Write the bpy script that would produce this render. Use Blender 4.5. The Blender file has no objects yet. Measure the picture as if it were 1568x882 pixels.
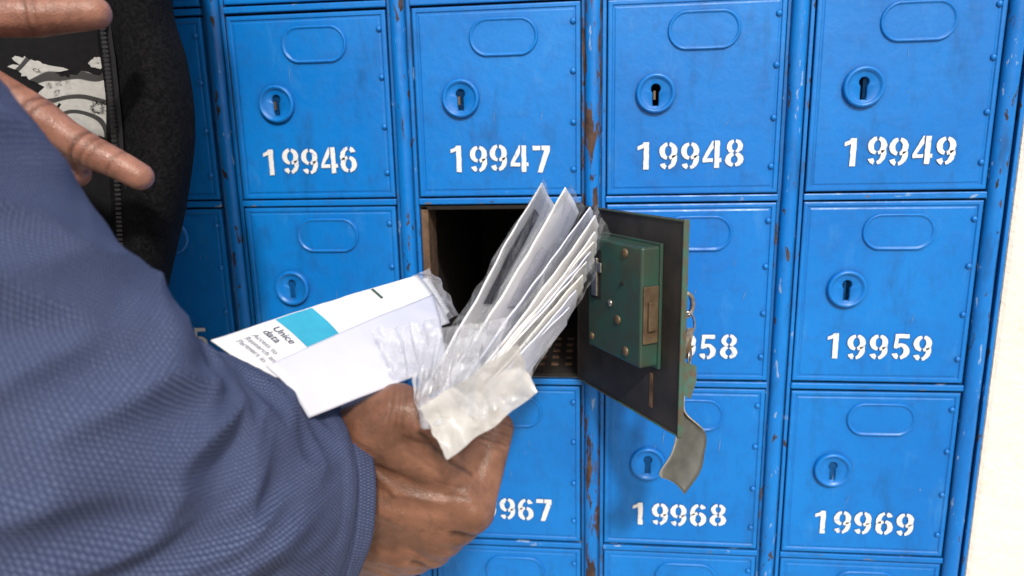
import bpy, bmesh, math, random
import numpy as np
from mathutils import Vector, noise
random.seed(7)
scene=bpy.context.scene
COL=scene.collection
def MM(p): return Vector(p)*0.001

# ------------------------------------------------------------------ materials
class NT:
    def __init__(s,name):
        s.m=bpy.data.materials.new(name); s.m.use_nodes=True
        s.t=s.m.node_tree; s.n=s.t.nodes; s.l=s.t.links
        s.b=s.n['Principled BSDF']; s.out=s.n['Material Output']
        s.tc=s.n.new('ShaderNodeTexCoord')
    def link(s,a,b): s.l.new(a,b)
    def mp(s,src='Object',scale=(1,1,1),rot=(0,0,0)):
        m=s.n.new('ShaderNodeMapping'); m.inputs['Scale'].default_value=scale; m.inputs['Rotation'].default_value=rot
        s.link(s.tc.outputs[src],m.inputs[0]); return m.outputs[0]
    def noise(s,vec,scale,detail=4,rough=0.55,dist=0):
        x=s.n.new('ShaderNodeTexNoise'); x.inputs['Scale'].default_value=scale; x.inputs['Detail'].default_value=detail
        x.inputs['Roughness'].default_value=rough; x.inputs['Distortion'].default_value=dist
        if vec: s.link(vec,x.inputs['Vector'])
        return x.outputs['Fac']
    def ramp(s,fac,stops):
        r=s.n.new('ShaderNodeValToRGB'); e=r.color_ramp.elements
        while len(e)<len(stops): e.new(0.5)
        for i,(p,c) in enumerate(stops):
            e[i].position=p; e[i].color=(c,c,c,1) if not hasattr(c,'__len__') else (*c,1)
        s.link(fac,r.inputs[0]); return r.outputs[0]
    def mix(s,fac,a,b,mode='MIX'):
        x=s.n.new('ShaderNodeMix'); x.data_type='RGBA'; x.blend_type=mode
        for sock,v in ((x.inputs[0],fac),(x.inputs[6],a),(x.inputs[7],b)):
            if hasattr(v,'is_linked') : s.link(v,sock)
            elif hasattr(v,'__len__'): sock.default_value=(*v,1)
            else: sock.default_value=v
        return x.outputs[2]
    def math(s,op,a,b=0.0):
        x=s.n.new('ShaderNodeMath'); x.operation=op
        for sock,v in ((x.inputs[0],a),(x.inputs[1],b)):
            if hasattr(v,'is_linked'): s.link(v,sock)
            else: sock.default_value=v
        return x.outputs[0]
    def bump(s,h,strength=0.3,dist=0.001,prev=None):
        x=s.n.new('ShaderNodeBump'); x.inputs['Strength'].default_value=strength; x.inputs['Distance'].default_value=dist
        s.link(h,x.inputs['Height'])
        if prev is not None: s.link(prev,x.inputs['Normal'])
        return x.outputs[0]
    def set(s,col=None,rough=None,metal=None,normal=None,spec=None):
        for k,v in (('Base Color',col),('Roughness',rough),('Metallic',metal),('Normal',normal),('Specular IOR Level',spec)):
            if v is None: continue
            if hasattr(v,'is_linked'): s.link(v,s.b.inputs[k])
            elif hasattr(v,'__len__'): s.b.inputs[k].default_value=(*v,1)
            else: s.b.inputs[k].default_value=v
        return s.m

BLUE=(0.002,0.158,0.55)
def paint(name,thr,vscale=(1,1,0.35),grime=0.5,dark=(0.045,0.022,0.016),lite=(0.13,0.065,0.042),chip=0.27):
    t=NT(name)
    g=t.n.new('ShaderNodeNewGeometry')
    P=g.outputs['Position']
    mp2=t.n.new('ShaderNodeMapping'); mp2.inputs['Scale'].default_value=vscale; t.link(P,mp2.inputs[0])
    big=t.noise(P,9,1); sm=t.noise(P,65,3,0.6)
    c=t.mix(t.ramp(big,[(0.3,0.0),(0.7,1.0)]),BLUE,(0.004,0.195,0.63))
    c=t.mix(t.ramp(sm,[(0.48,0.0),(0.75,0.4)]),c,(0.003,0.10,0.38))
    st=t.noise(mp2.outputs[0],38,4,0.7)
    c=t.mix(t.ramp(st,[(0.55,0.0),(0.8,grime)]),c,(0.010,0.04,0.12))
    c=t.mix(t.ramp(st,[(0.22,0.38),(0.42,0.0)]),c,(0.07,0.30,0.67))
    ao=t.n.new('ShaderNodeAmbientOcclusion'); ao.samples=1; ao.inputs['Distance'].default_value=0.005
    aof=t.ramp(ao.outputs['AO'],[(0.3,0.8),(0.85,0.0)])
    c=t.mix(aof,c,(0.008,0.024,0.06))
    ch=t.noise(mp2.outputs[0],150,5,0.62,0.3)
    cm=t.ramp(ch,[(thr,0.0),(thr+0.012,1.0)])
    rust=t.mix(t.ramp(sm,[(0.4,0.0),(0.6,1.0)]),dark,lite)
    c=t.mix(cm,c,rust)
    c=t.mix(t.ramp(ch,[(chip-0.012,0.75),(chip,0.0)]),c,(0.30,0.42,0.60))
    n=t.bump(sm,0.40,0.0012)
    r=t.mix(cm,t.ramp(sm,[(0.3,0.28),(0.7,0.46)]),(0.85,0.85,0.85))
    return t.set(c,r,None,n,0.42)
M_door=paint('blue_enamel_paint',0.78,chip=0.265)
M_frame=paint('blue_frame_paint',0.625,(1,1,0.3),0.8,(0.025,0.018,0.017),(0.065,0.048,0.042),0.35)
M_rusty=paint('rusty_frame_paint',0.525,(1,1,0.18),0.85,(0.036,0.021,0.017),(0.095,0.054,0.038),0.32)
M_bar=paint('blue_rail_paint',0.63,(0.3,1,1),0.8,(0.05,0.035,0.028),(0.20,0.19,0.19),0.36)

def simple(name,col,rough=0.6,metal=0.0,col2=None,scale=200,bumpd=0.0003,bs=0.3):
    t=NT(name); P=t.mp('Object'); nz=t.noise(P,scale,3)
    c=t.mix(t.ramp(nz,[(0.35,0.0),(0.65,1.0)]),col,col2 or tuple(x*0.7 for x in col))
    return t.set(c,rough,metal,t.bump(nz,bs,bumpd))
M_dark=simple('keyhole_dark',(0.006,0.006,0.007),0.9)
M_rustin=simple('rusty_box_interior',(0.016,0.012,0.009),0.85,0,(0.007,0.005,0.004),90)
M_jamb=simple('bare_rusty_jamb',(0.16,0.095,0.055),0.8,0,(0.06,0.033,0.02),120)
M_doorin=simple('door_inner_dark_steel',(0.040,0.034,0.030),0.6,0.1,(0.020,0.018,0.016),45)
M_edge=simple('door_edge_green',(0.035,0.13,0.10),0.6,0,(0.09,0.065,0.04),120)
M_lock=simple('lock_green_enamel',(0.024,0.078,0.057),0.42,0.0,(0.038,0.050,0.036),60)
M_brass=simple('aged_brass',(0.18,0.13,0.08),0.5,0.5,(0.12,0.08,0.05),120)
M_steel=simple('worn_steel',(0.50,0.47,0.43),0.35,0.9,(0.3,0.28,0.26),300)
M_leather=simple('grey_leather',(0.085,0.088,0.078),0.5,0,(0.062,0.065,0.057),120,0.0003,0.15)
M_ledge=simple('leather_cut_edge',(0.42,0.36,0.25),0.8)
M_teal=simple('teal_print',(0.03,0.37,0.55),0.6,0,(0.03,0.34,0.52))
M_ink=simple('grey_ink',(0.07,0.09,0.14),0.7)
M_scuff=simple('pale_scuff',(0.18,0.36,0.66),0.6)
t=NT('stencil_white_paint'); g=t.n.new('ShaderNodeNewGeometry'); P=g.outputs['Position']
w=t.noise(P,230,4,0.65); w2=t.noise(P,40,2)
c=t.mix(t.ramp(w2,[(0.3,0.0),(0.7,1.0)]),(0.82,0.83,0.82),(0.72,0.75,0.77))
c=t.mix(t.ramp(w,[(0.59,0.0),(0.68,0.8)]),c,(0.05,0.2,0.55))
M_white=t.set(c,0.55,None,t.bump(w,0.2,0.0003))
def paper(name,col):
    t=NT(name); P=t.mp('Object'); f=t.noise(P,25,3)
    c=t.mix(t.ramp(f,[(0.35,0.0),(0.7,1.0)]),col,tuple(x*0.94 for x in col))
    n=t.bump(t.noise(P,35,3),0.5,0.0012)
    return t.set(c,0.5,None,n)
M_paper=paper('white_paper',(0.80,0.80,0.82))
M_paper2=paper('bluish_paper',(0.66,0.69,0.80))
M_paperb=paper('pale_blue_grey_paper',(0.60,0.62,0.72))
M_paperw=paper('warm_paper',(0.80,0.79,0.76))
def plastic(name,alpha,col=(0.9,0.92,0.93),rough=0.18,bs=0.5):
    t=NT(name); P=t.mp('Object'); nz=t.noise(P,65,3,0.5,1.2)
    n=t.bump(nz,bs,0.002)
    t.set(col,rough,None,n,0.7)
    tr=t.n.new('ShaderNodeBsdfTransparent'); tr.inputs[0].default_value=(0.96,0.97,0.98,1)
    tl=t.n.new('ShaderNodeBsdfTranslucent'); tl.inputs[0].default_value=(*col,1)
    m0=t.n.new('ShaderNodeMixShader'); m0.inputs[0].default_value=0.25
    t.link(t.b.outputs[0],m0.inputs[1]); t.link(tl.outputs[0],m0.inputs[2])
    m1=t.n.new('ShaderNodeMixShader')
    a=t.ramp(nz,[(0.35,max(0,alpha-0.18)),(0.68,min(1,alpha+0.22))])
    t.link(a,m1.inputs[0]); t.link(tr.outputs[0],m1.inputs[1]); t.link(m0.outputs[0],m1.inputs[2])
    t.link(m1.outputs[0],t.out.inputs[0]); return t.m
M_clear=plastic('clear_plastic',0.24,rough=0.08)
M_frost=plastic('frosted_plastic',0.76,(0.68,0.67,0.64),0.2,0.5)
M_bag=plastic('milky_plastic',0.38,(0.76,0.77,0.82),0.12,0.7)
def skin(name,a,b,cr):
    t=NT(name); P=t.mp('Object')
    f=t.noise(P,45,3); f2=t.noise(P,160,3)
    c=t.mix(t.ramp(f,[(0.35,0.0),(0.65,1.0)]),a,b)
    c=t.mix(t.ramp(f2,[(0.46,0.0),(0.75,0.5)]),c,tuple(x*0.55 for x in a))
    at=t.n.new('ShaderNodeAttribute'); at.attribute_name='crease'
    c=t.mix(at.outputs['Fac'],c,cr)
    v=t.n.new('ShaderNodeTexVoronoi'); v.feature='DISTANCE_TO_EDGE'; v.inputs['Scale'].default_value=700
    t.link(P,v.inputs['Vector'])
    n=t.bump(v.outputs['Distance'],0.5,0.0005); n=t.bump(t.noise(P,280,3,0.7),0.5,0.0007,n)
    t.b.inputs['Subsurface Weight'].default_value=0.06
    t.b.inputs['Subsurface Radius'].default_value=(0.004,0.0015,0.0008)
    return t.set(c,t.ramp(f2,[(0.3,0.36),(0.7,0.52)]),None,n,0.5)
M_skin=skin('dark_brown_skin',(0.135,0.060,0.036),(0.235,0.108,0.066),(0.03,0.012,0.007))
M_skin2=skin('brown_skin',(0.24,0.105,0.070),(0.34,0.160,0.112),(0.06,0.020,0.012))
t=NT('slate_blue_woven_cotton')
def wave(direction_rot,scale):
    m=t.mp('UV',(1,1,1),(0,0,direction_rot)); w=t.n.new('ShaderNodeTexWave'); w.wave_type='BANDS'; w.bands_direction='X'
    w.inputs['Scale'].default_value=scale; w.inputs['Distortion'].default_value=1.6; w.inputs['Detail'].default_value=1.5
    t.link(m,w.inputs['Vector']); return w.outputs['Fac']
wv=t.math('MULTIPLY',wave(math.radians(32),195),wave(math.radians(-32),195))
P=t.mp('Object')
c=t.mix(t.ramp(wv,[(0.05,0.0),(0.55,1.0)]),(0.020,0.030,0.080),(0.150,0.190,0.330))
c=t.mix(t.ramp(t.noise(P,500,2),[(0.4,0.0),(0.7,0.45)]),c,(0.050,0.068,0.145))
c=t.mix(t.ramp(t.noise(P,14,2),[(0.35,0.0),(0.7,0.40)]),c,(0.036,0.046,0.100))
n=t.bump(wv,0.6,0.0008); n=t.bump(t.noise(P,60,2),0.35,0.0015,n)
M_shirt=t.set(c,0.8,None,n,0.2)
t=NT('black_fleece'); P=t.mp('Object'); f=t.noise(P,420,3,0.75); f2=t.noise(P,90,3)
c=t.mix(t.ramp(f,[(0.4,0.0),(0.7,1.0)]),(0.003,0.003,0.0035),(0.012,0.012,0.014))
n=t.bump(f2,0.5,0.002); n=t.bump(f,0.9,0.0015,n)
M_fleece=t.set(c,0.95,None,n,0.1)
M_tape=simple('zipper_tape',(0.012,0.012,0.014),0.8,0,(0.006,0.006,0.007),400)
M_teeth=simple('zipper_teeth',(0.07,0.07,0.075),0.35,0.5)
t=NT('black_tshirt_cotton'); P=t.mp('Object')
c=t.mix(t.noise(P,300,3),(0.004,0.004,0.005),(0.011,0.011,0.012)); M_tee=t.set(c,0.9,None,t.bump(t.noise(P,60,3),0.5,0.002),0.15)
t=NT('silver_print'); P=t.mp('Object')
w=t.n.new('ShaderNodeTexWave'); w.wave_type='RINGS'; w.rings_direction='Y'; w.inputs['Scale'].default_value=26; w.inputs['Distortion'].default_value=6; w.inputs['Detail'].default_value=1; w.inputs['Detail Scale'].default_value=1.2
mp=t.n.new('ShaderNodeMapping'); mp.inputs['Location'].default_value=(0.085,0,0.02); t.link(P,mp.inputs[0]); t.link(mp.outputs[0],w.inputs['Vector'])
c=t.mix(t.ramp(w.outputs['Fac'],[(0.14,0.0),(0.22,1.0)]),(0.01,0.01,0.011),t.mix(t.noise(P,300,3),(0.26,0.26,0.25),(0.46,0.46,0.44)))
M_print=t.set(c,0.7)
t=NT('cream_plaster'); P=t.mp('Object'); f=t.noise(P,4,5); s_=t.noise(P,30,5,0.7)
c=t.mix(t.ramp(f,[(0.35,0.0),(0.7,1.0)]),(0.82,0.78,0.72),(0.77,0.72,0.64))
c=t.mix(t.ramp(s_,[(0.54,0.0),(0.70,0.6)]),c,(0.62,0.48,0.34))
M_plaster=t.set(c,0.85,None,t.bump(t.noise(P,90,4,0.65),0.6,0.003))
t=NT('concrete_ground'); P=t.mp('Object')
c=t.mix(t.noise(P,3,6),(0.30,0.27,0.23),(0.42,0.38,0.33)); M_ground=t.set(c,0.9,None,t.bump(t.noise(P,40,5),0.4,0.004))

# ------------------------------------------------------------------ helpers
def empty(name,loc=(0,0,0)):
    e=bpy.data.objects.new(name,None); e.location=loc; e.empty_display_size=0.02; COL.objects.link(e); return e
def mesh_obj(name,verts,faces,mat,parent=None,smooth=True,loc=None):
    me=bpy.data.meshes.new(name); me.from_pydata([tuple(v) for v in verts],[],faces); me.update()
    if smooth:
        me.polygons.foreach_set('use_smooth',[True]*len(me.polygons))
    for m in (mat if isinstance(mat,list) else [mat]): me.materials.append(m)
    o=bpy.data.objects.new(name,me); COL.objects.link(o)
    if parent: o.parent=parent
    if loc is not None: o.location=loc
    return o
def place(name,me,parent,loc):
    o=bpy.data.objects.new(name,me); COL.objects.link(o); o.parent=parent; o.location=loc; return o
def bevel(o,w,seg=2):
    b=o.modifiers.new('bevel','BEVEL'); b.width=w; b.segments=seg; b.limit_method='ANGLE'; return o
def box(name,lo,hi,mat,parent=None,bw=0.0,M=None):
    x0,y0,z0=lo;x1,y1,z1=hi
    v=[Vector(p) for p in ((x0,y0,z0),(x1,y0,z0),(x1,y1,z0),(x0,y1,z0),(x0,y0,z1),(x1,y0,z1),(x1,y1,z1),(x0,y1,z1))]
    if M: v=[M(*p) for p in v]
    f=[(0,3,2,1),(4,5,6,7),(0,1,5,4),(1,2,6,5),(2,3,7,6),(3,0,4,7)]
    o=mesh_obj(name,v,f,mat,parent,smooth=False)
    bm=bmesh.new(); bm.from_mesh(o.data); bmesh.ops.recalc_face_normals(bm,faces=bm.faces); bm.to_mesh(o.data); bm.free()
    if bw: bevel(o,bw)
    return o
def fix(o):
    bm=bmesh.new(); bm.from_mesh(o.data); bmesh.ops.remove_doubles(bm,verts=bm.verts,dist=1e-6)
    bmesh.ops.recalc_face_normals(bm,faces=bm.faces); bm.to_mesh(o.data); bm.free(); return o

# ------------------------------------------------------------------ cabinet
PX,PZ,DW,DH=0.15,0.15182,0.12935,0.14403
cab=empty('post_office_box_cabinet')
def profile_rings(outline_fn,prof,N,cx,cz,V,F,close=True):
    base=len(V)
    for ins,y in prof:
        for i in range(N):
            x,z=outline_fn(ins,i); V.append((cx+x,y,cz+z))
    for k in range(len(prof)-1):
        for i in range(N):
            j=(i+1)%N; a=base+k*N; b=a+N
            F.append((a+i,a+j,b+j,b+i))
    if close: F.append([base+(len(prof)-1)*N+i for i in range(N)])
def stadium(w,h,N):
    def f(ins,i):
        r=h/2-ins; L=w/2-h/2; a=2*math.pi*i/N
        c,s=math.cos(a),math.sin(a)
        return ((L if c>0 else -L)+r*c, r*s) if abs(c)>1e-6 else (0,r*s)
    return f
def keyhole_r(a):
    c,s=math.cos(a),math.sin(a); r=0
    for k in range(1,160):
        q=k*0.0001; x,z=q*c,q*s
        ins=(x*x+(z-0.0034)**2<0.0037**2) or (abs(x)<0.0024 and -0.0092<z<0.003)
        if ins: r=q
    return max(r,0.0015)
KX,KZ=-0.0285,0.004
def door_mesh():
    V=[];F=[]
    w,h=DW/2,DH/2
    def rect(ins,i):
        pts=[(-w+ins,-h+ins),(w-ins,-h+ins),(w-ins,h-ins),(-w+ins,h-ins)]; return pts[i]
    profile_rings(rect,[(0,0.005),(0,0.0011),(0.0004,0.0003),(0.0012,0.0),(0.0032,0.0),(0.0040,0.0008),(0.0050,0.0008),(0.006,0.0004)],4,0,0,V,F)
    yb=0.0005
    profile_rings(stadium(0.0535,0.0290,48),[(0,yb),(0.0007,-0.0009),(0.0014,-0.0014),(0.0022,-0.0009),(0.0030,-0.0001)],48,0.006,0.0485,V,F)
    N=56
    kr=[keyhole_r(2*math.pi*i/N) for i in range(N)]
    kx,kz=KX,KZ
    base=len(V)
    prof=[(0.0150,yb),(0.0147,-0.0021),(0.0138,-0.0032),(0.0124,-0.0032),(0.0113,-0.0015),(0.0106,-0.0012)]
    for r,y in prof:
        for i in range(N): V.append((kx+r*math.cos(2*math.pi*i/N),y,kz+r*math.sin(2*math.pi*i/N)))
    for sc,y in ((1.10,-0.0013),(1.0,-0.0009),(1.0,yb-0.0001)):
        for i in range(N): V.append((kx+sc*kr[i]*math.cos(2*math.pi*i/N),y,kz+sc*kr[i]*math.sin(2*math.pi*i/N)))
    for k in range(len(prof)+2):
        for i in range(N):
            j=(i+1)%N; a=base+k*N; b=a+N; F.append((a+i,a+j,b+j,b+i))
    nblue=len(F)
    F.append([base+(len(prof)+2)*N+i for i in range(N)])  # shallow keyhole floor, coloured black in place of the hole's deep shade
    me=bpy.data.meshes.new('door_mesh'); me.from_pydata(V,[],F)
    bm=bmesh.new(); bm.from_mesh(me)
    for z in (0.058,0.022,-0.016,-0.052):
        m=bmesh.ops.create_uvsphere(bm,u_segments=12,v_segments=8,radius=0.0023)
        for v in m['verts']: v.co=Vector((0.0590+v.co.x,0.0002+v.co.y*0.8,z+v.co.z))
    bmesh.ops.recalc_face_normals(bm,faces=bm.faces)
    bm.to_mesh(me); bm.free()
    me.materials.append(M_door); me.materials.append(M_dark)
    me.polygons[nblue].material_index=1
    for i,p in enumerate(me.polygons):
        p.use_smooth = (i>5 and len(p.vertices)==4 and i>=32) or len(p.vertices)==3
    me.polygons[nblue].use_smooth=False
    return me
DM=door_mesh()
def cres(cx,cy,ax,ay,bx,by,a0,a1,n=14):
    o=[(cx+ax*math.cos(math.radians(a0+(a1-a0)*i/n)),cy+ay*math.sin(math.radians(a0+(a1-a0)*i/n))) for i in range(n+1)]
    q=[(cx+bx*math.cos(math.radians(a0+(a1-a0)*i/n)),cy+by*math.sin(math.radians(a0+(a1-a0)*i/n))) for i in range(n+1)]
    return [[o[i],o[i+1],q[i+1],q[i]] for i in range(n)]
def R4(x0,y0,x1,y1): return [[(x0,y0),(x1,y0),(x1,y1),(x0,y1)]]
def rot180(ps): return [[(0.66-x,1-y) for x,y in p] for p in ps]
nine=cres(.33,.68,.33,.32,.125,.20,100,260)+cres(.33,.68,.33,.32,.125,.20,-80,80)+cres(.30,.40,.36,.40,.175,.28,-80,20)+cres(.30,.30,.28,.30,.08,.17,-160,-106)
G={'1':R4(.25,.0,.44,1)+[[(.03,.72),(.25,.80),(.25,1.0),(.20,.93),(.03,.86)]],
'9':nine,'6':rot180(nine),
'4':[[(0,.22),(.37,.22),(.37,.36),(0,.36)],[(0,.36),(.14,.36),(.37,.74),(.37,1.0),(.33,1.0)]]+R4(.42,0,.60,1)+R4(.605,.22,.68,.36),
'7':R4(.0,.83,.29,1)+R4(.34,.83,.65,1)+[[(.44,.83),(.65,.83),(.37,0),(.18,0)]],
'8':cres(.33,.745,.29,.255,.11,.145,101,259,10)+cres(.33,.745,.29,.255,.11,.145,-79,79,10)+cres(.33,.27,.33,.27,.125,.15,101,259,12)+cres(.33,.27,.33,.27,.125,.15,-79,79,12),
'5':R4(.10,.84,.60,1)+[[(.07,.43),(.20,.43),(.23,.84),(.10,.84)]]+cres(.28,.32,.37,.32,.16,.19,-80,88)+cres(.28,.3,.28,.30,.07,.17,-162,-104)+R4(.20,.46,.29,.62),
'3':cres(.27,.745,.34,.255,.12,.14,-60,80)+cres(.27,.27,.38,.27,.15,.14,-80,70)+cres(.28,.73,.26,.26,.06,.14,104,160)+cres(.28,.27,.26,.27,.06,.14,-160,-104),
'2':cres(.30,.70,.35,.30,.12,.16,-35,80)+cres(.30,.70,.3,.30,.08,.16,104,165)+[[(.38,.5),(.58,.5),(.26,.18),(.03,.18)]]+R4(.03,0,.65,.175),
'0':cres(.32,.5,.34,.5,.11,.34,100,260,18)+cres(.32,.5,.34,.5,.11,.34,-80,80,18)}
def number(s,parent,loc,rnd):
    h=0.0206; V=[];F=[]; adv=0.80*h; x=-adv*len(s)/2+0.06*h
    tilt=rnd.uniform(-0.012,0.012)
    for ch in s:
        jx,jz=rnd.uniform(-.03,.03)*h,rnd.uniform(-.035,.035)*h
        for p in G[ch]:
            b=len(V)
            q=[]
            for i,(u,v) in enumerate(p):
                u2,v2=p[(i+1)%len(p)]; L=math.hypot(u2-u,v2-v); m=max(1,int(L/0.12))
                for k in range(m): q.append((u+(u2-u)*k/m,v+(v2-v)*k/m))
            for (u,v) in q:
                X=x+jx+u*h; Z=jz+v*h
                k=noise.noise(Vector((X*900+loc[0]*91,Z*900+loc[2]*77,3)))*0.00042
                k2=noise.noise(Vector((X*800+loc[0]*91,Z*800+loc[2]*77,9)))*0.00042
                V.append((X+k,-0.0001,Z+k2+tilt*X))
            F.append(list(range(b,b+len(q))))
        x+=adv
    return mesh_obj('number_'+s,V,F,M_white,parent,False,loc)
C0,C1,R0,R1=-4,3,-2,5
rnd=random.Random(3)
for c in range(C0,C1+1):
    for r in range(R0,R1+1):
        x,z=c*PX,-r*PZ; s=str(19946+c+10*r)
        if (c,r)==(1,1): continue
        jx,jy,jz=rnd.uniform(-.0004,.0004),rnd.uniform(-.0003,.0004),rnd.uniform(-.0004,.0004)
        d_=place('door_'+s,DM,cab,(x+jx,jy,z+jz)); d_.rotation_euler=(0,rnd.uniform(-.002,.002),rnd.uniform(-.004,.004))
        number(s,cab,(x+rnd.uniform(-.0015,.0015)+(-0.004 if c==0 else 0),jy-0.0003,z-DH/2+0.0188+rnd.uniform(-.001,.001)),rnd)
        mesh_obj('backing_'+s,[(x-PX/2,0.0055,z-PZ/2),(x+PX/2,0.0055,z-PZ/2),(x+PX/2,0.0055,z+PZ/2),(x-PX/2,0.0055,z+PZ/2)],[(0,1,2,3)],M_dark,cab,False)
        if rnd.random()<0.6:
            box('lock_pin_'+s,(x+KX-0.0018,-0.0008,z-0.001),(x+KX-0.0002,0.0003,z+0.0055),M_brass,cab)
        V=[];F=[]
        for k in range(rnd.randint(1,4)):
            sx=x+rnd.uniform(-.03,.05); sz=z+rnd.uniform(-.035,.03); a=rnd.uniform(0.9,1.7); L=rnd.uniform(.005,.016); wd=rnd.uniform(.00012,.00028)
            dx,dz=math.cos(a)*L,math.sin(a)*L; b=len(V); yy=jy-0.0002
            V+=[(sx,yy,sz),(sx+dx*.5-wd,yy,sz+dz*.5),(sx+dx,yy,sz+dz),(sx+dx*.5+wd,yy,sz+dz*.5)]; F.append((b,b+1,b+2,b+3))
        mesh_obj('scratches_'+s,V,F,M_scuff,cab,False)
def halftube(name,x,r,z0,z1,mat,yo=0.003):
    V=[];F=[];n=14;m=90
    for k in range(m+1):
        z=z0+(z1-z0)*k/m
        for i in range(n+1):
            a=math.pi*i/n
            rr=r*(1+0.06*noise.noise(Vector((x*50,z*40,a))))
            V.append((x-rr*math.cos(a)+0.0008*noise.noise(Vector((x*9,z*9,0))),yo-rr*0.95*math.sin(a),z))
    for k in range(m):
        for i in range(n):
            a=k*(n+1)+i; F.append((a,a+1,a+n+2,a+n+1))
    return mesh_obj(name,V,F,mat,cab)
ZT,ZB=-(R0-0.5)*PZ,-(R1+0.5)*PZ
for c in range(C0-1,C1+1):
    x=(c+0.5)*PX
    last=c==C1
    halftube('frame_tube_%d'%(c+5),x-0.001 if not last else x-0.0025,0.0062 if not last else 0.0068,ZB,ZT,M_rusty if c in(1,) else M_frame)
    w=0.0096
    box('frame_post_%d'%(c+5),(x-w,0.0030,ZB),((x+w) if not last else x+0.0055,0.02,ZT),M_frame if c!=1 else M_rusty,cab,0.0006)
    if not last: box('post_strip_%d'%(c+5),(x+0.0062,0.0008,ZB),(x+0.0092,0.0032,ZT),M_frame,cab,0.0006)
for r in range(R0,R1+2):
    z=-(r-0.5)*PZ
    for c in range(C0,C1+1):
        x0=c*PX-DW/2-0.001; x1=c*PX+DW/2+0.001
        box('rail_%d_%d'%(r+3,c+5),(x0,-0.0006,z-0.0025),(x1,0.0052,z+0.0025),M_bar,cab,0.0009)
ox,oz=PX,-PZ; w,h=DW/2,DH/2
V=[(ox-w,0.003,oz-h),(ox+w,0.003,oz-h),(ox+w,0.003,oz+h),(ox-w,0.003,oz+h)]
B=[(a,0.32,b) for a,_,b in V]
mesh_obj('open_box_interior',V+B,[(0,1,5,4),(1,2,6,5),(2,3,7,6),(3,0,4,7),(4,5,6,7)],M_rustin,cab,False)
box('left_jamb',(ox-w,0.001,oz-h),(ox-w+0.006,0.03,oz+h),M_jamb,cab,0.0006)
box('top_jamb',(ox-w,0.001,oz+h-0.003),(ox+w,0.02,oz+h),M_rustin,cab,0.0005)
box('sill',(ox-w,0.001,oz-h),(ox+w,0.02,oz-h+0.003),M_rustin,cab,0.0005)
for i in range(9):
    for j in range(5):
        xx=ox-0.045+i*0.012; yy=0.03+j*0.02
        box('floor_vent_%d_%d'%(i,j),(xx,yy,oz-h+0.0005),(xx+0.006,yy+0.005,oz-h+0.0018),M_jamb,cab)
box('cabinet_edge_strip',((C1+.5)*PX+0.0056,-0.001,ZB),((C1+.5)*PX+0.0088,0.02,ZT),M_frame,cab,0.001)
hinge=Vector((ox+w+0.001,-0.001,0)); du=Vector((0.512,-0.859,0)); dn=Vector((-0.859,-0.512,0))
def D(u,n,v):
    return hinge+du*u+dn*n+Vector((0,0,oz-h+v))
box('open_door_panel',(0,0,0),(DW,0.0026,DH),M_doorin,cab,0.0005,M=D)
box('open_door_outer_skin',(0.0005,-0.0012,0.0005),(DW-0.0005,-0.0002,DH-0.0005),M_door,cab,0.0003,M=D)
box('open_door_free_edge',(DW+0.0002,-0.0010,-0.0003),(DW+0.0016,0.0034,DH+0.0003),M_edge,cab,0.0005,M=D)
box('open_door_top_lip',(0.001,0.0028,DH-0.0012),(DW-0.0005,0.0036,DH),M_edge,cab,0.0003,M=D)
box('open_door_bottom_lip',(0.001,0.0028,0),(DW-0.0005,0.0036,0.0012),M_edge,cab,0.0003,M=D)
box('open_door_hinge_barrel',(-0.003,-0.002,0),(0.001,0.003,DH),M_doorin,cab,0.0015,M=D)
box('door_stamped_slot',(0.098,0.0027,0.010),(0.1015,0.0031,0.036),M_jamb,cab,0.0002,M=D)
L0,L1,LB,LT,LN=0.041,0.108,0.043,0.125,0.0185
box('lock_case',(L0,0.0028,LB),(L1,LN,LT),M_lock,cab,0.0016,M=D)
box('lock_case_flange',(L0-0.003,0.0027,LB-0.002),(L1+0.002,0.0050,LT+0.002),M_lock,cab,0.0006,M=D)
box('lock_side_plate',(L1+0.0002,0.0055,LB+0.017),(L1+0.0018,LN-0.0012,LT-0.026),M_brass,cab,0.0005,M=D)
box('lock_bolt',(L1+0.0019,0.008,LB+0.026),(L1+0.0040,LN-0.004,LT-0.036),M_brass,cab,0.0006,M=D)
box('lock_slot',(L0+0.005,LN+.0001,LB+0.038),(L0+0.018,LN+0.0005,LT-0.008),M_dark,cab,0,M=D)
box('lock_lever',(L0+0.008,LN+.0003,LB+0.040),(L0+0.0150,LN+0.0023,LT-0.014),M_steel,cab,0.0006,M=D)
box('lock_lever_tip',(L0+0.012,LN+.0003,LT-0.024),(L0+0.0200,LN+0.0020,LT-0.017),M_steel,cab,0.0006,M=D)
def screw(u,v,rad=0.0028,mat=None):
    V=[];F=[];N=16
    for k,(rr,hh) in enumerate(((1,0),(1,.0006),(.75,.0013),(.3,.0015))):
        for i in range(N):
            a=2*math.pi*i/N; V.append(D(u+rad*rr*math.cos(a),LN+hh,v+rad*rr*math.sin(a)))
    for k in range(3):
        for i in range(N):
            j=(i+1)%N; F.append((k*N+i,k*N+j,k*N+N+j,k*N+N+i))
    F.append([3*N+i for i in range(N)])
    fix(mesh_obj('lock_screw',V,F,mat or M_brass,cab))
for u,v,rr,m in ((L0+.005,LT-.005,.0026,M_brass),(L0+.048,LT-.006,.0034,M_brass),(L0+.030,LB+.038,.0026,M_steel),(L0+.040,LB+.028,.0034,M_brass),(L0+.050,LB+.008,.0034,M_brass),(L0+.006,LB+.008,.0028,M_brass),(L0+.045,LB+.055,.0018,M_dark)):
    screw(u,v,rr,m)
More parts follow.
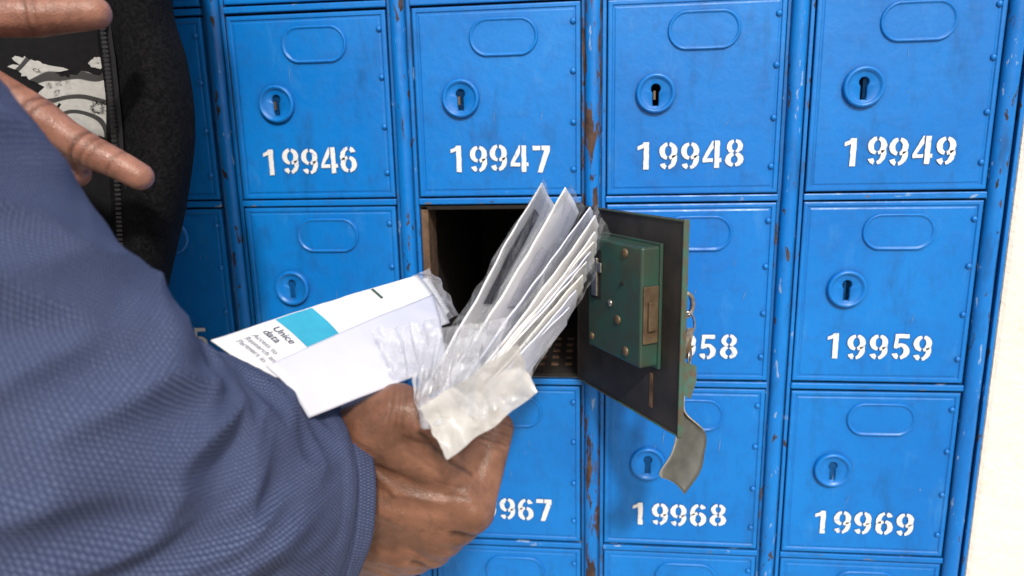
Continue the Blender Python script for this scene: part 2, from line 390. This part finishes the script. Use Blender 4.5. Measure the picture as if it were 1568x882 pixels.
def tube(name,pts,r,mat,parent=None,n=8,closed=False):
    V=[];F=[];m=len(pts)
    for k,p in enumerate(pts):
        a=pts[(k+1)%m] if (closed or k<m-1) else p; b=pts[k-1] if (closed or k>0) else p
        d=(Vector(a)-Vector(b)).normalized(); s=d.orthogonal().normalized() if abs(d.y)>0.9 else d.cross(Vector((0,1,0))).normalized(); q=d.cross(s)
        for i in range(n):
            g=2*math.pi*i/n; V.append(Vector(p)+s*r*math.cos(g)+q*r*math.sin(g))
    for k in range(m if closed else m-1):
        for i in range(n):
            j=(i+1)%n; k2=(k+1)%m; F.append((k*n+i,k*n+j,k2*n+j,k2*n+i))
    return mesh_obj(name,V,F,mat,parent)
keys=empty('key_ring')
def loop(c,rx,rz,n=24,tw=0.4):
    return [Vector(c)+Vector((rx*math.cos(2*math.pi*i/n)*math.cos(tw),rx*math.cos(2*math.pi*i/n)*math.sin(tw),rz*math.sin(2*math.pi*i/n))) for i in range(n)]
tube('key_shank',[MM((262,-63,-142)),MM((284,-76,-142))],0.0018,M_steel,keys)
tube('key_bow',loop(MM((288,-80,-142)),0.0045,0.008,tw=0.4),0.0018,M_steel,keys,closed=True)
tube('split_ring',loop(MM((288,-84,-155)),0.0050,0.009,tw=.1),0.0008,M_steel,keys,closed=True)
o=box('flat_key',(-0.0030,-0.0006,-0.017),(0.0030,0.0006,0.0),M_steel,keys,0.0004); o.location=MM((290,-88,-156)); o.rotation_euler=(0.1,0.15,0.5)
o=box('flat_key',(-0.0026,-0.0006,-0.020),(0.0026,0.0006,0.0),M_brass,keys,0.0004); o.location=MM((287,-88,-158)); o.rotation_euler=(0.0,-0.12,0.2)
tube('chain_link',loop(MM((289,-92,-178)),0.003,0.006,tw=1.2),0.0007,M_steel,keys,closed=True)
tube('tag_cord',[MM((288,-96,-184)),MM((284,-100,-196)),MM((283,-106,-208))],0.0008,M_ink,keys)
V=[MM(p) for p in ((282,-99,-176),(293,-96,-180),(293,-98,-190),(289,-101,-202),(282,-102,-198))]
o=mesh_obj('teal_tag',V,[(0,1,2,3,4)],M_edge,keys,False); s=o.modifiers.new('s','SOLIDIFY'); s.thickness=0.001
rows=[((277,-106,-200),(285,-105,-199)),((280,-107,-213),(286,-106,-210)),((279,-112,-223),(300,-100,-226)),((275,-119,-234),(299,-105,-240)),((267,-127,-243),(295,-113,-250)),((268,-129,-246),(284,-124,-260))]
def catmull(pts,n):
    pts=[Vector(p) for p in pts]; out=[]
    P=[pts[0]*2-pts[1]]+pts+[pts[-1]*2-pts[-2]]
    for i in range(1,len(P)-2):
        for k in range(n):
            t_=k/n; a,b,c_,d=P[i-1],P[i],P[i+1],P[i+2]
            out.append(0.5*((2*b)+(c_-a)*t_+(2*a-5*b+4*c_-d)*t_*t_+(3*b-a-3*c_+d)*t_**3))
    out.append(pts[-1].copy()); return out
Lp=catmull([MM(r[0]) for r in rows],5); Rp=catmull([MM(r[1]) for r in rows],5)
V=[];F=[];nu=8
for a,b in zip(Lp,Rp):
    for i in range(nu+1):
        u=i/nu; V.append(a.lerp(b,u)+Vector((0.002,0.006,0))*math.sin(math.pi*u)*0.7)
for k in range(len(Lp)-1):
    for i in range(nu):
        a=k*(nu+1)+i; F.append((a,a+1,a+nu+2,a+nu+1))
o=mesh_obj('leather_key_tag',V,F,[M_leather,M_ledge],None); s=o.modifiers.new('s','SOLIDIFY'); s.thickness=0.0009; s.material_offset_rim=1

# ------------------------------------------------------------------ setting
mesh_obj('ground',[(-60,-60,-1.35),(60,-60,-1.35),(60,60,-1.35),(-60,60,-1.35)],[(0,1,2,3)],M_ground,None,False)
XR=(C1+.5)*PX+0.0089; XL=(C0-.5)*PX-0.012
wall=empty('plaster_wall')
box('wall_right',(XR,-0.001,-1.349),(4.0,0.3,1.9),M_plaster,wall,0.004)
box('wall_left',(-4.0,-0.001,-1.349),(XL,0.3,1.9),M_plaster,wall,0.004)
box('wall_above',(XL+0.001,0.0,ZT+0.001),(XR-0.001,0.3,1.899),M_plaster,wall)
box('wall_below',(XL+0.001,0.0,-1.349),(XR-0.001,0.3,ZB-0.001),M_plaster,wall)

# ------------------------------------------------------------------ letters
def bil(c,u,v):
    return (c[0]*(1-u)*(1-v)+c[1]*u*(1-v)+c[2]*u*v+c[3]*(1-u)*v)
def sheet(name,corners,mat,bend=0.003,nz=0.0012,nsc=18,nu=28,nv=28,th=0.0005,seed=0,parent=None,ridge=0.0,fold=0.0,fn=4,rag=0.0):
    c=[MM(p) for p in corners]
    nrm=((c[1]-c[0]).cross(c[3]-c[0])).normalized()
    def f(u,v,off=0.0):
        if rag:
            u2=u+rag*noise.noise(Vector((v*5,seed,0)))*(abs(u-.5)*2); v2=v+rag*noise.noise(Vector((u*5,seed,9)))*(abs(v-.5)*2)
            p=bil(c,u2,v2)
        else: p=bil(c,u,v)
        d=bend*math.sin(math.pi*u)*0.6+bend*math.sin(math.pi*v)*0.6+nz*noise.noise(p*nsc*4+Vector((seed,seed*2,0)))+nz*2*noise.noise(p*nsc+Vector((seed*3,0,seed)))
        if ridge:
            q=p*nsc*2.2+Vector((seed,0,seed)); r_=abs(noise.noise(q)); r2=abs(noise.noise(q*2.3))
            d+=ridge*(1-2.6*r_)+ridge*0.3*(1-2.6*r2)
        if fold:
            q=Vector((u*fn+seed,v*0.9,seed*0.7)); r_=abs(noise.noise(q)); r2=abs(noise.noise(q*2.1))
            d+=fold*(1-3*r_)+fold*0.4*(1-3*r2)
        return p+nrm*(d+off)
    V=[f(i/nu,j/nv) for j in range(nv+1) for i in range(nu+1)]
    F=[(j*(nu+1)+i,j*(nu+1)+i+1,(j+1)*(nu+1)+i+1,(j+1)*(nu+1)+i) for j in range(nv) for i in range(nu)]
    o=mesh_obj(name,V,F,mat,parent)
    if th:
        s=o.modifiers.new('s','SOLIDIFY'); s.thickness=th; s.offset=0
    return o,f
def decal(name,f,u0,v0,u1,v1,mat,parent,off,n=8):
    V=[f(u0+(u1-u0)*i/n,v0+(v1-v0)*j/n,off) for j in range(n+1) for i in range(n+1)]
    F=[(j*(n+1)+i,j*(n+1)+i+1,(j+1)*(n+1)+i+1,(j+1)*(n+1)+i) for j in range(n) for i in range(n)]
    return mesh_obj(name,V,F,mat,parent)
def offsign(f):
    a=f(.5,.5); b=f(.5,.5,0.01)-a; return 1 if b.dot(Vector((0.2194,-0.55,-0.03))-a)>0 else -1
B1,fB1=sheet('letter',[(77,-268,-126),(95,-271,-150),(146,-212,-144),(127,-148,-120)],M_paperb,0.004,0.0008,seed=1,th=0.0009)
B2,fB2=sheet('letter',[(41,-250,-120),(71,-252,-145),(133,-131,-142),(110,-117,-114)],M_paper,0.003,0.0008,seed=2,th=0.0009)
s2=offsign(fB2)
decal('teal_block',fB2,0.02,0.24,0.62,0.40,M_teal,B2,0.0009*s2)
decal('green_stamp_line',fB2,0.02,0.70,0.25,0.715,M_edge,B2,0.0009*s2)
def text_on(f,s,u0,v0,du_,dv_,size,mat,parent,off):
    cu=bpy.data.curves.new('txt','FONT'); cu.body=s; cu.size=1.0; cu.offset=0.012
    o=bpy.data.objects.new('txt',cu); COL.objects.link(o)
    bpy.context.view_layer.update()
    me=bpy.data.meshes.new_from_object(o.evaluated_get(bpy.context.evaluated_depsgraph_get()))
    bpy.data.objects.remove(o)
    for v in me.vertices:
        x,y=v.co.x*size,v.co.y*size
        v.co=f(u0+du_[0]*x+dv_[0]*y, v0+du_[1]*x+dv_[1]*y, off)
    me.materials.clear(); me.materials.append(mat)
    q=bpy.data.objects.new('printed_text',me); COL.objects.link(q); q.parent=parent
M_ink2=simple('light_print',(0.30,0.32,0.38),0.7)
vv=0.195
for i,(s,sz) in enumerate((('Unice',1.15),('data',1.15),('Access to',0.8),('Research and',0.8),('Partners in',0.8))):
    text_on(fB2,s,0.14,vv,(1,0),(0,0.30),0.125*sz,M_ink if i<2 else M_ink2,B2,0.0009*s2)
    vv-=0.040 if i<2 else 0.030
B3,fB3=sheet('letter',[(77,-176,-133),(113,-197,-149),(129,-112,-140),(112,-98,-119)],M_paperw,0.0005,0.0005,seed=3,th=0.0006)
s3=offsign(fB3)
decal('printed_block',fB3,0.25,0.86,0.6,0.93,M_ink2,B3,0.001*s3)
sheet('clear_plastic_wrapper',[(80,-180,-128),(118,-200,-146),(137,-118,-138),(113,-96,-113)],M_bag,0.003,0.001,seed=44,th=0,ridge=0.0015,rag=0.05)
A=[[(193,-127,-55),(197,-49,-77),(158,-170,-165),(140,-243,-150)],
[(207,-126,-58),(213,-48,-81),(164,-172,-165),(147,-246,-152)],
[(222,-116,-71),(229,-48,-91),(170,-176,-166),(152,-248,-153)],
[(225,-117,-76),(227,-60,-98),(172,-178,-168),(154,-249,-155)],
[(222,-122,-98),(223,-75,-117),(174,-182,-168),(156,-250,-156)],
[(217,-131,-111),(216,-89,-132),(176,-185,-170),(158,-250,-157)],
[(209,-145,-128),(206,-114,-147),(177,-188,-170),(160,-250,-158)],
[(225,-119,-86),(226,-68,-108),(173,-180,-168),(155,-250,-155)],
[(220,-126,-104),(219,-82,-124),(175,-184,-169),(157,-250,-156)],
[(213,-138,-119),(211,-101,-139),(177,-188,-171),(159,-251,-158)],
[(224,-121,-92),(225,-72,-113),(174,-181,-168),(156,-250,-156)]]
mats=[M_paper,M_paper,M_paper2,M_paper,M_paper2,M_paperw,M_paper2,M_paper,M_paper,M_paper2,M_paperw]
M_panel=simple('envelope_grey',(0.12,0.12,0.15),0.2); M_adr=simple('printed_grey',(0.50,0.51,0.57),0.5,0,(0.72,0.72,0.77),500)
for k,c in enumerate(A):
    o,f=sheet('letter',c,mats[k],(-1)**k*0.0015,0.0006,seed=10+k,th=0.0008)
    s=offsign(f)
    if k==0: decal('grey_panel',f,0.22,0.12,0.50,0.62,M_panel,o,0.001*s,6)  # flat dark grey panel laid on the first letter's face
    if k in(1,2,4): decal('address_print',f,0.2,0.3,0.5,0.6,M_adr,o,0.001*s,6)
for k,(c,sd) in enumerate((([(210,-126,-54),(219,-50,-78),(171,-172,-160),(150,-252,-147)],5),([(226,-118,-68),(237,-52,-96),(178,-180,-165),(157,-255,-150)],6),([(226,-118,-96),(228,-78,-122),(180,-190,-172),(162,-256,-156)],8),([(194,-129,-52),(201,-60,-80),(160,-180,-166),(138,-248,-148)],9))):
    sheet('clear_plastic_wrapper',c,M_clear,0.002,0.001,seed=sd,th=0,ridge=0.0008)
sheet('crumpled_mailing_bag',[(145,-256,-113),(184,-222,-114),(176,-262,-152),(148,-274,-153)],M_bag,0.007,0.0015,nsc=16,nu=70,nv=50,seed=21,th=0,ridge=0.0012,fold=0.0045,fn=5,rag=.06)
sheet('crumpled_mailing_bag',[(148,-262,-118),(172,-240,-118),(170,-268,-150),(149,-277,-150)],M_bag,0.010,0.0015,nsc=16,nu=60,nv=50,seed=22,th=0,ridge=0.0010,fold=0.004,fn=4,rag=.1)
sheet('frosted_plastic_mailer',[(147,-277,-141),(189,-260,-117),(198,-257,-140),(161,-285,-161)],M_frost,0.009,0.0012,nsc=14,nu=60,nv=40,seed=24,th=0,ridge=0.0010,fold=0.0042,fn=2.4,rag=0.04)
sheet('clear_plastic_bag',[(113,-231,-119),(149,-241,-110),(150,-253,-136),(125,-244,-139)],M_bag,0.005,0.0015,nsc=22,nu=50,nv=50,seed=31,th=0,ridge=0.002,fold=0.003,rag=.1)

# ------------------------------------------------------------------ bodies from joint chains
def body(name,segs,voxel,mat,parent,smooth=8,ridges=(),creases=(),view=Vector((0.3,-0.85,0.4))):
    bm=bmesh.new()
    for a,ra,b,rb in segs:
        a,b=MM(a),MM(b); ra*=.001; rb*=.001; L=(b-a).length; n=max(2,int(L/(min(ra,rb)*0.28)))
        for i in range(n+1):
            t_=i/n; r=bmesh.ops.create_icosphere(bm,subdivisions=2,radius=ra+(rb-ra)*t_)
            c=a.lerp(b,t_)
            for v in r['verts']: v.co+=c
    me=bpy.data.meshes.new(name+'_tmp'); bm.to_mesh(me); bm.free()
    o=bpy.data.objects.new(name+'_tmp',me); COL.objects.link(o)
    m=o.modifiers.new('r','REMESH'); m.mode='VOXEL'; m.voxel_size=voxel; m.use_smooth_shade=True
    s=o.modifiers.new('s','SMOOTH'); s.factor=0.6; s.iterations=smooth
    bpy.context.view_layer.update()
    me2=bpy.data.meshes.new_from_object(o.evaluated_get(bpy.context.evaluated_depsgraph_get()))
    bpy.data.objects.remove(o)
    n=len(me2.vertices); co=np.empty(n*3); me2.vertices.foreach_get('co',co); co=co.reshape(-1,3)
    no=np.empty(n*3); me2.vertices.foreach_get('normal',no); no=no.reshape(-1,3)
    vw=np.array(view.normalized()); disp=np.zeros(n); cr=np.zeros(n)
    facing=np.clip(no@vw*2+0.3,0,1)
    def segd(a,b):
        a=np.array(a)*.001; b=np.array(b)*.001
        ab=b-a; ab2=ab-vw*(ab@vw); p=co-a; p2=p-np.outer(p@vw,vw)
        t_=np.clip((p2@ab2)/(ab2@ab2),0,1); d=np.linalg.norm(p2-np.outer(t_,ab2),axis=1)
        d3=np.linalg.norm(p-np.outer(t_,ab),axis=1)
        return d,d3
    for a,b,wd,amp in ridges:
        d,d3=segd(a,b); disp+=amp*.001*np.exp(-(d/(wd*.001))**2)*facing*(d3<0.032)
    for a,b,wd,amp in creases:
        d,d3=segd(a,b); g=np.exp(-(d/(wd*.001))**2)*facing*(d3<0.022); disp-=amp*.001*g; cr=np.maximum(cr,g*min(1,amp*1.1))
    co=co+no*disp[:,None]
    me2.vertices.foreach_set('co',co.ravel())
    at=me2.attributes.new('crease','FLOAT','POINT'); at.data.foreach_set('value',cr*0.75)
    me2.polygons.foreach_set('use_smooth',[True]*len(me2.polygons))
    me2.materials.clear(); me2.materials.append(mat); me2.update()
    q=bpy.data.objects.new(name,me2); COL.objects.link(q); q.parent=parent; return q
man=empty('man_in_blue_shirt')
WF=(71,-245,-189);WR=(98,-230,-180);WU=(86,-222,-231);IM=(160,-231,-214);TC=(116,-241,-167);TM=(129,-243,-156);TI=(146,-247,-160);TT=(160,-250,-157)
IP=(171,-209,-180);ID=(152,-184,-172);IT=(140,-190,-180);WB=(151,-233,-194)
MMk=(136,-221,-241);MP=(151,-180,-230);MD=(137,-168,-209);RMk=(116,-215,-255);RP=(131,-168,-255);RD=(121,-156,-234);PMk=(96,-209,-264);PP=(110,-170,-268);PD=(107,-165,-248)
HC=(98,-229,-204)
def mid(a,b,f=.5): return tuple(a[i]*(1-f)+b[i]*f for i in range(3))
segs=[(WF,25,WR,21),(WF,25,WU,23),(WR,21,WU,22),(WR,20,TC,17.5),(TC,17.5,TM,13.5),(TM,13.5,TI,10.5),(TI,10.5,TT,9),
(WR,19,WB,12),(TC,16,WB,11.5),(TM,12,WB,10),(WB,12,IM,13.5),(WR,20,IM,13.5),(HC,21,mid(WB,IM),13.5),(HC,22,IM,14),(HC,22,mid(IM,MMk,.33),14),(HC,22,mid(IM,MMk,.66),14),(HC,22,MMk,14),(HC,21,mid(MMk,RMk),13.5),(WU,21,MMk,14),(WU,21,mid(MMk,RMk),13.5),(WU,21,RMk,13),(WU,21,mid(RMk,PMk),12.5),(WU,20,PMk,12),
(IM,13.5,MMk,13),(MMk,12.5,RMk,12),(RMk,12,PMk,12),
(IM,13.5,IP,10.8),(IP,10.8,ID,9),(ID,9,IT,8),(WB,11,IP,7),
(MMk,13,MP,10),(MP,10,MD,8.5),(RMk,12.5,RP,9.5),(RP,9.5,RD,8),(PMk,11,PP,8.5),(PP,8.5,PD,7.5)]
ridges=[(mid(HC,IM,.2),IM,3.5,0.6),(mid(HC,MMk,.2),MMk,3.5,0.7),(WU,RMk,3.5,0.6),((100,-240,-180),TM,4,0.9),(IM,(160,-231,-215),8,2.0),(MMk,(136,-221,-242),8,2.2),(RMk,(116,-215,-256),7,1.5),
 ((106,-235,-188),(122,-235,-204),1.5,0.7),((122,-235,-204),(146,-235,-208),1.4,0.6),((104,-230,-215),(122,-228,-224),1.4,0.55),((110,-232,-196),(104,-230,-215),1.3,0.45)]
def across(p,axis,half,view=Vector((0.3,-0.85,0.4))):
    d=Vector(axis).cross(view).normalized()*half; p=Vector(p); return tuple(p-d),tuple(p+d)
cre=[]
ax=Vector(IP)-Vector(IM)
for k,off in enumerate((-7,-4,-1.5,1,3.5,7)):
    a,b=across(Vector(IP)-ax.normalized()*(off+3),ax,7); cre.append((a,b,0.7,0.55 if k%2==0 else 0.35))
for off in (-4,-1,2):
    a,b=across(Vector(TM)+Vector((1,0,0))*off,(1,0,-.1),9); cre.append((a,b,0.8,0.35))
cre+=[((136,-240,-170),(152,-236,-186),1.2,0.9),((152,-236,-186),(160,-228,-196),1.1,0.8),((130,-238,-180),(146,-236,-192),1.0,0.35),
      ((148,-228,-229),(156,-222,-233),1.6,1.2),((124,-219,-251),(130,-214,-256),1.5,1.0),((104,-245,-170),(118,-240,-184),1.0,0.35),
      ((142,-236,-196),(156,-234,-201),0.8,0.3),((140,-236,-202),(158,-234,-206),0.8,0.25)]
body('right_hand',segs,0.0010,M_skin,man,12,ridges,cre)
cen=[(88,-238,-208),(73,-253,-201),(54,-283,-184),(36,-311,-163),(18,-333,-130),(-6,-347,-88),(-28,-350,-44),(-58,-354,-15),(-110,-360,8),(-180,-365,20),(-250,-370,25)]
rad=[46.5,52,57,60,64,64.5,64,66,74,82,55]
cc=catmull([MM(p) for p in cen],26); rr_=catmull([Vector((r*.001,0,0)) for r in rad],26)
N=200; V=[];F=[];UV=[]
s_len=0; up=Vector((0,0,1))
Tn=[]
for k in range(len(cc)):
    a=cc[max(0,k-3)]; b=cc[min(len(cc)-1,k+3)]; Tn.append((b-a).normalized())
side0=Tn[0].cross(up).normalized()
pre=[(-0.0035,0.012),(-0.0025,0.002),(-0.0012,0.0)]
def addring(c,tn,r,sl,wr):
    global side0
    side0=(side0-tn*side0.dot(tn)).normalized(); q=tn.cross(side0)
    for i in range(N):
        a=2*math.pi*i/N; d=side0*math.cos(a)+q*math.sin(a)
        dd=0
        if wr>0:
            P=c+d*r
            n1=noise.noise(Vector((P.x*9+P.z*16,P.y*8,P.z*11-P.x*9))+Vector((3.1,0,1.7)))
            n2=noise.noise(Vector((P.x*22+P.z*40,P.y*20,P.z*24-P.x*20))+Vector((8,2,5)))
            n4=noise.noise(Vector((a*1.5,sl*55+math.sin(a*2)*1.2,4)))
            rid=(1-abs(n1)*2.4); rid2=(1-abs(n2)*2.4)
            n3=noise.noise(P*11)
            dd=wr*(0.0064*rid+0.0042*rid2+0.005*n3-0.005+0.0034*(1-abs(n4)*3)*max(0,1-abs(sl-0.09)/0.09))
        V.append(c+d*(r+dd)); UV.append((a*0.065,sl))
for off,back in pre:
    addring(cc[0]-Tn[0]*(-back),Tn[0],rr_[0].x+off,-back,0)
for k in range(len(cc)):
    if k>0: s_len+=(cc[k]-cc[k-1]).length
    r=rr_[k].x
    if s_len<0.034: r+=0.0014
    if 0.0065<s_len<0.0085: r-=0.0009
    if 0.031<s_len<0.034: r-=0.0006
    addring(cc[k],Tn[k],r,s_len,min(1,max(0.2,(s_len-0.02)/0.04)))
K=len(V)//N
for k in range(K-1):
    for i in range(N):
        j=(i+1)%N; F.append((k*N+i,k*N+j,(k+1)*N+j,(k+1)*N+i))
F.append([(K-1)*N+i for i in range(N)])
sl=mesh_obj('shirt_sleeve',V,F,M_shirt,man)
uvl=sl.data.uv_layers.new(name='UVMap')
for p in sl.data.polygons:
    vs=list(p.vertices)
    for li,vi in zip(p.loop_indices,vs):
        u,v=UV[vi]
        if vi%N==0 and any((x%N)>N//2 for x in vs): u=2*math.pi*0.065
        uvl.data[li].uv=(u,v)

# ------------------------------------------------------------------ second person, fleece jacket
man2=empty('man_in_fleece_jacket')
jk=[[(-86,-105,141),(-55,-135,129),(-28,-149,123),(-22,-132,129),(-37,-100,140),(-98,-29,169),(-354,-23,186)],
[(-82,-122,62),(-52,-151,55),(-25,-164,52),(-20,-147,54),(-35,-117,61),(-95,-48,76),(-354,-40,86)],
[(-78,-130,22),(-48,-158,18),(-19,-171,16),(-11,-154,17),(-25,-124,21),(-86,-57,29),(-354,-52,38)],
[(-74,-138,-18),(-44,-166,-19),(-15,-178,-20),(-8,-162,-20),(-22,-133,-19),(-86,-67,-17),(-354,-64,-11)],
[(-71,-146,-58),(-42,-173,-56),(-15,-186,-56),(-10,-170,-57),(-26,-141,-59),(-86,-77,-63),(-353,-75,-60)],
[(-71,-157,-110),(-41,-183,-104),(-23,-196,-102),(-21,-181,-105),(-38,-153,-110),(-100,-91,-123),(-353,-88,-124)],
[(-75,-173,-185),(-47,-199,-175),(-32,-212,-169),(-35,-198,-175),(-51,-171,-186),(-114,-111,-211),(-353,-108,-217)],
[(-80,-180,-420),(-52,-205,-420),(-40,-216,-420),(-42,-200,-420),(-58,-175,-420),(-120,-100,-420),(-353,-90,-420)]]
rowsp=[]
for row in jk:
    rowsp.append(catmull([MM(p)-Vector((0.003 if i<2 else (0.008 if i<5 else 0.02),0,0)) for i,p in enumerate(row)],8))
m=len(rowsp[0]); colsp=[catmull([rowsp[k][i] for k in range(len(rowsp))],14) for i in range(m)]
V=[];F=[];nr=len(colsp[0])
for k in range(nr):
    for i in range(m):
        p=colsp[i][k]; q=p+Vector((0,-1,0))*0.003*noise.noise(p*22)+Vector((1,-0.5,0))*0.003*noise.noise(Vector((p.x*9,p.y*9,p.z*16)))
        V.append(q)
for k in range(nr-1):
    for i in range(m-1):
        a=k*m+i; F.append((a,a+1,a+m+1,a+m))
jo=mesh_obj('fleece_jacket',V,F,M_fleece,man2); s=jo.modifiers.new('s','SOLIDIFY'); s.thickness=0.0035; s.offset=-1
V=[];F=[]
for k in range(nr):
    V+= [colsp[9][k]+Vector((0,-0.0042,0)),colsp[4][k]+Vector((0.0,-0.0042,0))]
for k in range(nr-1): F.append((2*k,2*k+1,2*k+3,2*k+2))
mesh_obj('zipper_tape',V,F,M_tape,man2)
V=[];F=[]
dense=catmull([(colsp[7][k]+colsp[6][k])*0.5+Vector((0,-0.0058,0)) for k in range(nr)],8)
acc=0;last=dense[0]
for p in dense[1:]:
    acc+=(p-last).length; last=p
    if acc>0.0024:
        acc=0; b=len(V); hx,hy,hz=0.0017,0.0009,0.0007
        for dx in(-hx,hx):
            for dy in(-hy,hy):
                for dz in(-hz,hz): V.append(p+Vector((dx,dy,dz)))
        F+=[(b,b+1,b+3,b+2),(b+4,b+6,b+7,b+5),(b,b+4,b+5,b+1),(b+2,b+3,b+7,b+6),(b,b+2,b+6,b+4),(b+1,b+5,b+7,b+3)]
fix(mesh_obj('zipper_teeth',V,F,M_teeth,man2,False))
ts=[[(-354,-110,190),(-254,-128,170),(-157,-138,170),(-100,-128,170),(-66,-100,168)],
[(-354,-120,141),(-254,-134,141),(-157,-147,141),(-100,-135,140),(-70,-108,139)],
[(-354,-135,63),(-254,-151,63),(-157,-160,57),(-100,-148,57),(-68,-124,61)],
[(-354,-150,-14),(-254,-167,-14),(-156,-175,-17),(-100,-164,-18),(-62,-140,-18)],
[(-354,-168,-92),(-254,-184,-92),(-156,-190,-92),(-96,-182,-92),(-56,-156,-97)],
[(-354,-180,-300),(-254,-190,-300),(-156,-196,-300),(-96,-188,-300),(-56,-164,-300)]]
rowsp=[catmull([MM(p) for p in row],8) for row in ts]; m=len(rowsp[0])
cols=[catmull([rowsp[k][i] for k in range(len(rowsp))],10) for i in range(m)]; nr=len(cols[0])
def tsurf(x,z,off=0.0):
    for i in range(m-1):
        if cols[i][20].x<=x<=cols[i+1][20].x or i==m-2:
            for k in range(nr-1):
                if cols[i][k].z>=z>=cols[i][k+1].z:
                    t_=(x-cols[i][k].x)/(cols[i+1][k].x-cols[i][k].x)
                    s_=(cols[i][k].z-z)/(cols[i][k].z-cols[i][k+1].z)
                    p=cols[i][k].lerp(cols[i][k+1],s_).lerp(cols[i+1][k].lerp(cols[i+1][k+1],s_),t_)
                    return Vector((x,p.y-off,z))
            break
    return Vector((x,-0.15-off,z))
V=[cols[i][k] for k in range(nr) for i in range(m)]
F=[(k*m+i,k*m+i+1,(k+1)*m+i+1,(k+1)*m+i) for k in range(nr-1) for i in range(m-1)]
mesh_obj('black_tshirt',V,F,M_tee,man2)
def blob(cx,cz,rx,rz,sd,rot=0,amp=0.3,n=48,rings=8):
    V=[tsurf(cx*.001,cz*.001,0.0008)];F=[]
    for k in range(1,rings+1):
        for i in range(n):
            a=2*math.pi*i/n; f=1+amp*noise.noise(Vector((math.cos(a)*2+sd,math.sin(a)*2,sd)))+0.5*amp*noise.noise(Vector((math.cos(a)*6+sd,math.sin(a)*6,sd)))
            x=rx*f*math.cos(a)*k/rings; z=rz*f*math.sin(a)*k/rings
            X=cx+x*math.cos(rot)-z*math.sin(rot); Z=cz+x*math.sin(rot)+z*math.cos(rot)
            V.append(tsurf(X*.001,Z*.001,0.0008))
    for i in range(n): F.append((0,1+i,1+(i+1)%n))
    for k in range(rings-1):
        for i in range(n):
            j=(i+1)%n; a=1+k*n; F.append((a+i,a+j,a+n+j,a+n+i))
    mesh_obj('shirt_print',V,F,M_print,man2)
blob(-76,-5,19,22,1.3,0.3,0.5); blob(-103,17,13,6,4.4,-0.4,0.6); blob(-93,4,10,6,7.7,0.8,0.5); blob(-76,22,4,3.2,2.2); blob(-84,-30,10,8,5.2); blob(-125,0,12,9,6.1)
arm=[((-300,-250,-40),40,(-184,-253,-14),30),((-184,-253,-14),28,(-120,-240,4),27),((-120,-240,4),27,(-97,-238,14),22),
((-100,-236,30),12,(-70,-231,34),10.5),((-70,-231,34),10.5,(-45,-222,34),10),((-45,-222,34),9.8,(-22,-213,36.5),8.4),
((-95,-240,8),16,(-63,-244,2),11.3),((-63,-244,2),11,(-43,-236,-13),10.2),((-43,-236,-13),10.2,(-32,-233,-22),8.3),((-32,-233,-22),8.3,(-20,-231,-31),8.8),((-20,-231,-31),8.8,(-9,-229,-37),7.6),((-9,-229,-37),7.8,(0,-227,-43),7.2),
((-100,-238,-2),16,(-72,-235,-14),11),((-72,-235,-14),11,(-57,-223,-31),8.8),((-57,-223,-31),8.8,(-40,-219,-41),7.8),
((-105,-236,-8),15,(-82,-226,-30),9.5),((-82,-226,-30),9.5,(-72,-210,-52),8)]
cre=[]
ax=(1,0.2,-.75)
for q,am in (((-24,-231,-28),.9),((-20,-231,-31),.6),((-43,-236,-13),.8),((-40,-236,-16),.5),((-9,-228,-37),.5),((-17,-230,-33),.35),((-50,-238,-8),.35)):
    a,b=across(q,ax,9); cre.append((a,b,0.9,am))
a,b=across((-47,-223,34),(1,0.3,0.1),9); cre.append((a,b,0.9,0.6))
a,b=across((-43,-223,34),(1,0.3,0.1),9); cre.append((a,b,0.9,0.4))
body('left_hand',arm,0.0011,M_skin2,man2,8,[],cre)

# ------------------------------------------------------------------ light, world, camera
sun_dir=Vector((-0.22,0.80,-0.72)).normalized()
w=bpy.data.worlds.new('World'); scene.world=w; w.use_nodes=True
nt=w.node_tree; sky=nt.nodes.new('ShaderNodeTexSky'); sky.sky_type='NISHITA'; sky.sun_disc=False
sky.sun_elevation=math.asin(-sun_dir.z); sky.sun_rotation=math.atan2(-sun_dir.x,-sun_dir.y)
sky.air_density=1.2; sky.dust_density=4.0
nt.links.new(sky.outputs[0],nt.nodes['Background'].inputs[0]); nt.nodes['Background'].inputs[1].default_value=0.12
sl_=bpy.data.lights.new('sun','SUN'); sl_.energy=3.0; sl_.angle=math.radians(5); sl_.color=(1,0.95,0.88)
so=bpy.data.objects.new('sun',sl_); COL.objects.link(so); so.rotation_euler=sun_dir.to_track_quat('-Z','Y').to_euler(); so.location=(-1,-2,2)
cam=bpy.data.cameras.new('camera'); co=bpy.data.objects.new('camera',cam); COL.objects.link(co)
co.location=(0.2194,-0.55023,-0.03043); co.rotation_euler=(1.36268,0.02075,0.1053); co.rotation_mode='XYZ'
cam.sensor_width=36; cam.lens=36*1056.02/1568; cam.clip_start=0.02; cam.clip_end=300
cam.dof.use_dof=True; cam.dof.focus_distance=0.44; cam.dof.aperture_fstop=7.0
scene.camera=co
scene.view_settings.view_transform='Standard'; scene.view_settings.look='None'; scene.view_settings.exposure=0
